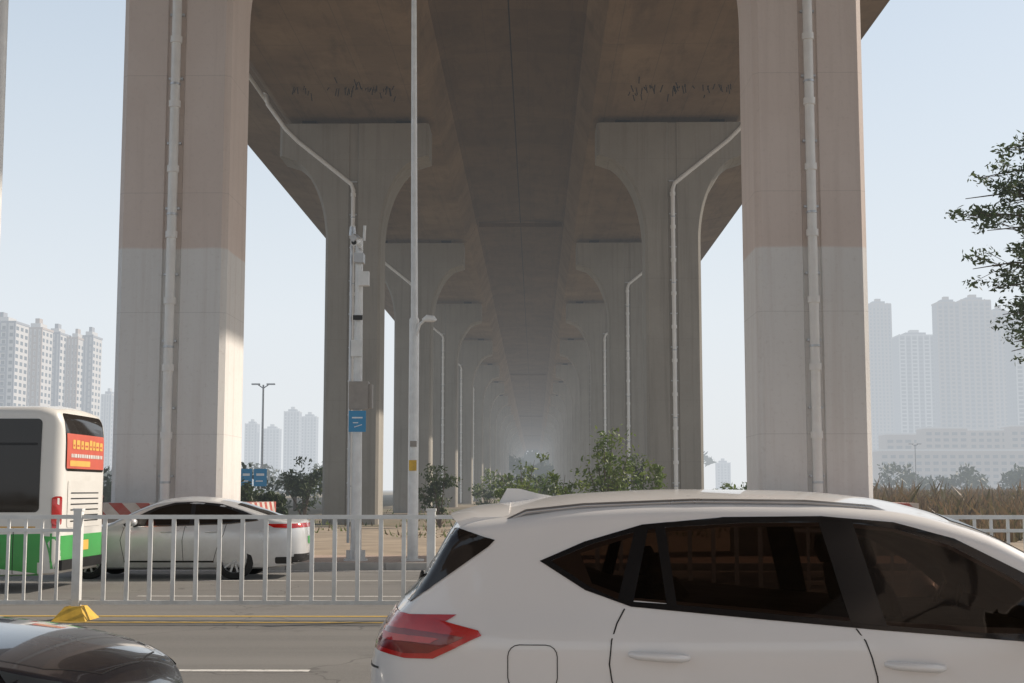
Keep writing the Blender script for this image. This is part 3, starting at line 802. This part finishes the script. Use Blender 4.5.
def far_lamp(x, y, h, s=1):
    b = MB(); b.tube([(x,y,0),(x,y,h)], [.13*s,.08*s], 8, 0)
    for s_ in (-1, 1):
        b.tube([(x,y,h-.3),(x+s_*.5,y,h+.05)], .05, 6, 0)
        b.box(x+s_*.65-.35, x+s_*.65+.35, y-.15, y+.15, h, h+.12, 0)
    b.obj('double_arm_street_lamp', [M_galv])
far_lamp(-23.4, 120, 10.6); far_lamp(62, 230, 9.0, .8)
for (x, wv_) in ((-12.35, .25), (-11.75, .28)):
    b = MB(); y = 60
    b.tube([(x,y,0),(x,y,2.6)], .03, 8, 1)
    b.box(x-wv_, x+wv_, y-.05, y-.03, 1.75, 2.5, 0); b.box(x-wv_*.6, x+wv_*.6, y-.055, y-.05, 2.2, 2.3, 1); b.box(x-wv_*.7, x+wv_*.4, y-.055, y-.05, 1.95, 2.0, 1)
    b.obj('blue_road_sign', [M_signblue, M_signwhite])

# ------------------------------------------------------------ buildings
KB = 850
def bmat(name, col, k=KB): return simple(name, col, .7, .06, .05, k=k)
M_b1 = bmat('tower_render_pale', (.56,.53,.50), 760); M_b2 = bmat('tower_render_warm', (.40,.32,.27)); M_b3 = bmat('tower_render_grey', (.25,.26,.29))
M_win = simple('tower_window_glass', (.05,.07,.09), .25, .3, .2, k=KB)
def tower(x, y, wd, dp, h, base, trim, bays=5, fl=3.0, crown=3):
    b = MB()
    b.box(x-wd/2, x+wd/2, y-dp/2, y+dp/2, 0, h, 0)
    bw = wd/bays
    for k in range(bays+1):
        xx = x-wd/2+bw*k
        b.box(xx-.35, xx+.35, y-dp/2-.8, y-dp/2-.003, 0, h+random.choice((0,1.2)), 1)
    nd_ = max(2, int(dp/4.5)); n = int(h/fl)
    for i in range(n):
        z = i*fl+.9
        for k in range(bays):
            x0 = x-wd/2+bw*k+.9; x1 = x0+bw-1.8
            b.add([(x0,y-dp/2-.05,z),(x1,y-dp/2-.05,z),(x1,y-dp/2-.05,z+1.6),(x0,y-dp/2-.05,z+1.6)], [(0,1,2,3)], 2)
            if k % 2 == 0: b.box(x0-.3, x1+.3, y-dp/2-1.1, y-dp/2-.06, z-1.0, z-.2, 1)
        for s_ in (-1, 1):
            for k in range(nd_):
                y0 = y-dp/2+dp/nd_*k+1.1; y1 = y0+dp/nd_-2.2; xx = x+s_*(wd/2+.05)
                b.add([(xx,y0,z),(xx,y1,z),(xx,y1,z+1.6),(xx,y0,z+1.6)], [(0,1,2,3) if s_ > 0 else (3,2,1,0)], 2)
    b.box(x-wd*.28, x+wd*.28, y-dp*.3, y+dp*.3, h, h+crown, 0)
    b.box(x-wd*.12, x+wd*.12, y-dp*.15, y+dp*.15, h+crown, h+crown*1.8, 1)
    b.box(x-wd/2-.3, x+wd/2+.3, y-dp/2-.3, y+dp/2+.3, h, h+.9, 1)
    b.obj('apartment_tower', [base, trim, M_win])
def at(px0, px1, ytop, D): return ((px0+px1)/2-535)/1400*D, (px1-px0)/1400*D, 1.6+(490-ytop)/1400*D
for (p0, p1, yt, D, ba, tr, bays) in (
    (-30,16,324,600,M_b1,M_b3,6),(24,42,330,620,M_b1,M_b2,4),(45,60,335,640,M_b1,M_b3,4),(68,78,340,650,M_b1,M_b2,3),(81,93,338,660,M_b1,M_b3,3),
    (-90,-40,300,620,M_b1,M_b3,5),(102,112,396,1000,M_b3,M_b1,4),
    (285,300,413,1300,M_b3,M_b1,5),(302,317,418,1350,M_b3,M_b1,5),(246,258,425,1400,M_b3,M_b1,4),(264,280,430,1400,M_b3,M_b1,5),
    (868,890,306,1150,M_b3,M_b2,6),(896,932,338,1100,M_b3,M_b1,6),(936,958,305,1000,M_b3,M_b2,4),(959,988,303,1010,M_b3,M_b2,5),(990,1008,314,1050,M_b3,M_b2,4),(1010,1050,320,980,M_b3,M_b1,6),(1060,1110,305,980,M_b3,M_b1,6),
    (715,728,464,1500,M_b3,M_b1,4)):
    X, W_, H_ = at(p0, p1, yt, D); tower(X, D, W_, max(14, W_*.8), H_, ba, tr, bays)
for (p0, p1, yt, D) in ((880,915,436,760),(918,960,430,740),(962,1000,432,745),(1002,1060,428,735),(874,1040,452,700)):
    X, W_, H_ = at(p0, p1, yt, D); b = MB()
    b.box(X-W_/2, X+W_/2, D-8, D+8, 0, H_, 0); n = max(3, int(H_/3.2)); m_ = int(W_/4)
    for i in range(n):
        for k in range(m_):
            x0 = X-W_/2+W_/m_*k+.8; x1 = x0+W_/m_-1.6; z = i*3.2+1
            b.add([(x0,D-8.05,z),(x1,D-8.05,z),(x1,D-8.05,z+1.6),(x0,D-8.05,z+1.6)], [(0,1,2,3)], 1)
    b.box(X-W_/2-.4, X+W_/2+.4, D-8.4, D+8.4, H_, H_+.8, 2)
    b.obj('low_rise_block', [M_b2, M_win, M_b1])

# ------------------------------------------------------------ vegetation
def leafmat(name, c1, c2, k=None):
    m, nt, out, b, pos = new_mat(name)
    c = mixc(nt, ramp(nt, noise(nt, pos, 1.3, 2), .35, .65), c1, c2)
    oi = nd(nt, 'ShaderNodeNewGeometry')
    c = mixc(nt, math_n(nt, 'MULTIPLY', oi.outputs['Random Per Island'], .5), c, tuple(x*.45 for x in c1))
    nt.links.new(c, b.inputs['Base Color']); b.inputs['Roughness'].default_value = .55
    tr = nd(nt, 'ShaderNodeBsdfTranslucent'); nt.links.new(c, tr.inputs[0])
    mx = nd(nt, 'ShaderNodeMixShader'); mx.inputs[0].default_value = .35
    nt.links.new(b.outputs[0], mx.inputs[1]); nt.links.new(tr.outputs[0], mx.inputs[2])
    finish(nt, out, mx, pos, True, k); return m
L_green = leafmat('leaves_green', (.09,.15,.025), (.20,.25,.05))
L_dark = leafmat('leaves_dark', (.04,.068,.022), (.08,.105,.035))
L_tree = leafmat('leaves_tree', (.06,.10,.035), (.11,.15,.055))
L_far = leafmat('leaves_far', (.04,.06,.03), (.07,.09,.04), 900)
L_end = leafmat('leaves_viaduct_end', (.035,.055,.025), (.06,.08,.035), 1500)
M_bark = simple('bark', (.13,.10,.075), .9, .3, 8, bmp=.6)
M_reed = leafmat('dry_reeds', (.21,.135,.075), (.16,.12,.06))
L_olive = leafmat('olive_grass', (.12,.10,.04), (.15,.125,.06))

def leaf(b, p, s, mi=0, asp=.45, flat=0):
    d = Vector((random.gauss(0,1), random.gauss(0,1), random.gauss(0,1)*(1-flat))).normalized()
    u = d.cross(Vector((random.gauss(0,1), random.gauss(0,1), random.gauss(0,1)))).normalized()
    L_ = d*s; w_ = u*s*asp
    b.add([p-L_, p+w_*.9-L_*.1, p+L_, p-w_*.9-L_*.1], [(0,1,2,3)], mi)
def clump(b, c, r, n, s, mi=0, flat=0):
    for _ in range(n):
        q = Vector((random.gauss(0,1), random.gauss(0,1), random.gauss(0,1))).normalized()*(random.random()**.45)
        leaf(b, Vector(c)+Vector((q.x*r[0], q.y*r[1], q.z*r[2])), s*random.uniform(.6,1.3), mi, flat=flat)

def bush(name, x, y, h, wd, n=1600, s=.11, mat=L_green, stems=5):
    b = MB()
    for k in range(stems):
        a = random.uniform(0, 6.28); rr = random.uniform(.1, .5)*wd
        tip = Vector((x+rr*math.cos(a), y+rr*math.sin(a)*.7, h*random.uniform(.5, 1)))
        mid = Vector((x+rr*.4*math.cos(a), y+rr*.3*math.sin(a), tip.z*.5))
        b.tube([(x, y, 0), mid, tip], [.05*h/3, .035*h/3, .008], 6, 1)
        for q in range(7):
            t = random.uniform(.2, 1.05); c = mid.lerp(tip, t) if t > .35 else Vector((x,y,0)).lerp(mid, .5+t)
            c = c + Vector((random.gauss(0,.15*wd), random.gauss(0,.1*wd), random.gauss(0,.07*h)))
            sz = random.uniform(.06,.15)*h
            clump(b, c, (sz*1.1, sz*1.1, sz*.9), int(n/(stems*7)*random.uniform(.5,1.4)), s)
    b.obj(name, [mat, M_bark])
bush('shrub', 2.5, 50, 3.9, 2.0, 1700, .095, L_green, 8)
bush('shrub', 0.8, 49, 2.2, 1.8, 1300, .085)
bush('shrub', 4.2, 52, 2.5, 1.8, 1300, .095)
bush('shrub', -1.0, 56, 2.3, 1.9, 1200, .09)
bush('shrub', -3.9, 58, 2.6, 1.7, 1000, .10, L_dark)
bush('shrub', 9.2, 60, 2.1, 2.6, 1200, .10)
bush('shrub', 4.9, 70, 3.0, 2.2, 1200, .11, L_dark)
for (x, y, h, wd) in ((-12.6,46,2.3,2.5),(-10.4,50,2.0,2.0),(-14.5,62,3.4,3.5),(-11.5,70,3.6,3.2),(-17.5,75,3.2,3),(-9.0,48,1.5,1.3)):
    bush('shrub', x, y, h, wd, 1500, .12, L_dark)
for k in range(20):
    y = 76+k*14+random.uniform(-5,5); bush('shrub', random.uniform(-5,3), y, random.uniform(2.0,3.8), 3.5, 550, .16, random.choice((L_green, L_dark)))

b = MB(); T = Vector((11.9, 28.6, 0))
b.tube([T+Vector((0,0,.05)), T+Vector((.05,0,1.5)), T+Vector((-.05,.05,3.4)), T+Vector((.05,0,6)), T+Vector((0,0,9.6))], [.19,.15,.12,.08,.02], 10, 1)
brs = []
for k in range(26):
    z = 4.3+4.6*k/25; a = 2.399*k
    brs.append((z, a, 2.7*(1-.35*(k/25)**2)*random.uniform(.75,1.05)))
brs += [(7.5,math.pi,3.0),(6.7,math.pi+.25,2.9),(7.1,math.pi-.1,3.1),(6.1,math.pi-.15,2.8),(5.6,math.pi+.1,2.6),(4.5,math.pi+.1,2.2),(8.1,math.pi-.3,2.6),(8.5,math.pi+.1,2.2),(5.0,math.pi+.3,2.5)]
for z, a, ln_ in brs:
    d = Vector((math.cos(a), math.sin(a), 0)); base = T+Vector((0,0,z-.3))
    pts = [base, base+d*ln_*.35+Vector((0,0,.35)), base+d*ln_*.7+Vector((0,0,.5)), base+d*ln_+Vector((0,0,.38))]
    b.tube(pts, [.05,.035,.02,.008], 6, 1)
    for q in range(13):
        t = random.uniform(.35, 1.0)
        c = base+d*ln_*t+Vector((0,0,.5*math.sin(min(1,t*1.2)*1.57)))
        c += Vector((-d.y, d.x, 0))*random.gauss(0, .4*t)
        c.z += random.gauss(0, .2)
        b.tube([base+d*ln_*t*.8+Vector((0,0,.42)), c], .006, 4, 1, False)
        clump(b, c, (.28,.28,.18), 34, .066, 0, .3)
b.obj('roadside_tree', [L_tree, M_bark])

def belt(name, x0, x1, y, h, n, s, mat):
    b = MB(); x = x0
    while x < x1:
        hh = h*random.uniform(.55, 1.1); ww = hh*random.uniform(.5,.9); yy = y+random.uniform(-12,12)
        b.tube([(x,yy,0),(x,yy,hh*.6)], .15, 5, 1)
        for q in range(5):
            clump(b, (x+random.gauss(0,ww*.4), yy+random.gauss(0,2), hh*random.uniform(.35,.85)), (ww*.5, ww*.5, hh*.22), n, s)
        clump(b, (x, yy, hh*.22), (ww*.8, ww*.6, hh*.24), n, s)
        x += ww*random.uniform(.7,1.2)
    b.obj(name, [mat, M_bark])
belt('distant_tree_row', 55, 200, 290, 7, 60, .6, L_far)
belt('distant_tree_row', -190, -30, 270, 8, 60, .6, L_far)
belt('distant_tree_row', -60, 90, 740, 26, 60, 2.2, L_far)
belt('distant_tree_row', -20, 18, 420, 11, 160, 1.0, L_end)
belt('distant_tree_row', -24, 22, 560, 19, 220, 1.5, L_end)
belt('distant_tree_row', -24, 22, 690, 24, 220, 1.8, L_end)
belt('roadside_hedge', -75, -17, 105, 3.6, 40, .35, L_dark)

m_ = MB()
for k in range(26000):
    y = 42+(random.random()**1.3)*190
    x = random.uniform(.16*y, .45*y+8)
    patch = .6+.5*math.sin(x*.35+y*.11)*math.sin(y*.23-x*.13)
    h = random.uniform(.3,.9)*(.95+.4*patch)*(1+y/260)
    if y < 60: h *= .55
    if random.random() < .04: h *= 1.6
    a = random.uniform(0, 3.14); wd = random.uniform(.02,.045)*(1+y/50)
    lx, ly = random.gauss(0,.35)*h, random.gauss(0,.1)*h
    dx, dy = math.cos(a)*wd, math.sin(a)*wd
    m_.add([(x-dx,y-dy,0),(x+dx,y+dy,0),(x+dx*.8+lx*.5,y+dy+ly*.5,h*.65),(x+lx,y+ly,h),(x-dx*.8+lx*.5,y-dy+ly*.5,h*.65)], [(0,1,2,3,4)], 0 if random.random() < .45+.5*patch else 1)
for k in range(60):
    y = random.uniform(75, 200); x = random.uniform(.17*y, .42*y)
    r_ = random.uniform(.6,1.5)
    clump(m_, (x, y, r_*.6), (r_*1.3, r_, r_*.8), 60, .14, 1)
m_.obj('reed_field', [M_reed, L_olive])
m_ = MB()
for k in range(5000):
    x = random.uniform(-14, 12); y = 46+random.random()**1.5*60
    if math.sin(x*1.3+y*.4)*math.sin(y*.31) < .05: continue
    h = random.uniform(.06,.28); a = random.uniform(0,3.14); wd = .02*(1+y/50); dx, dy = math.cos(a)*wd, math.sin(a)*wd
    m_.add([(x-dx,y-dy,0.04),(x+dx,y+dy,0.04),(x+random.gauss(0,.1),y,h)], [(0,1,2)], 0 if random.random() < .6 else 1)
m_.obj('grass', [L_green, M_reed])

# ------------------------------------------------------------ camera
cd = bpy.data.cameras.new('camera'); cam = link('camera', cd)
cd.sensor_width = 36; cd.lens = 1400*36/1024; cd.clip_end = 8000; cd.clip_start = .05
cam.location = (0, 0, 1.6); cam.rotation_euler = (R(90+6.05), 0, R(.94))
sc.camera = cam
sc.view_settings.view_transform = 'Standard'; sc.view_settings.look = 'None'; sc.view_settings.exposure = 0
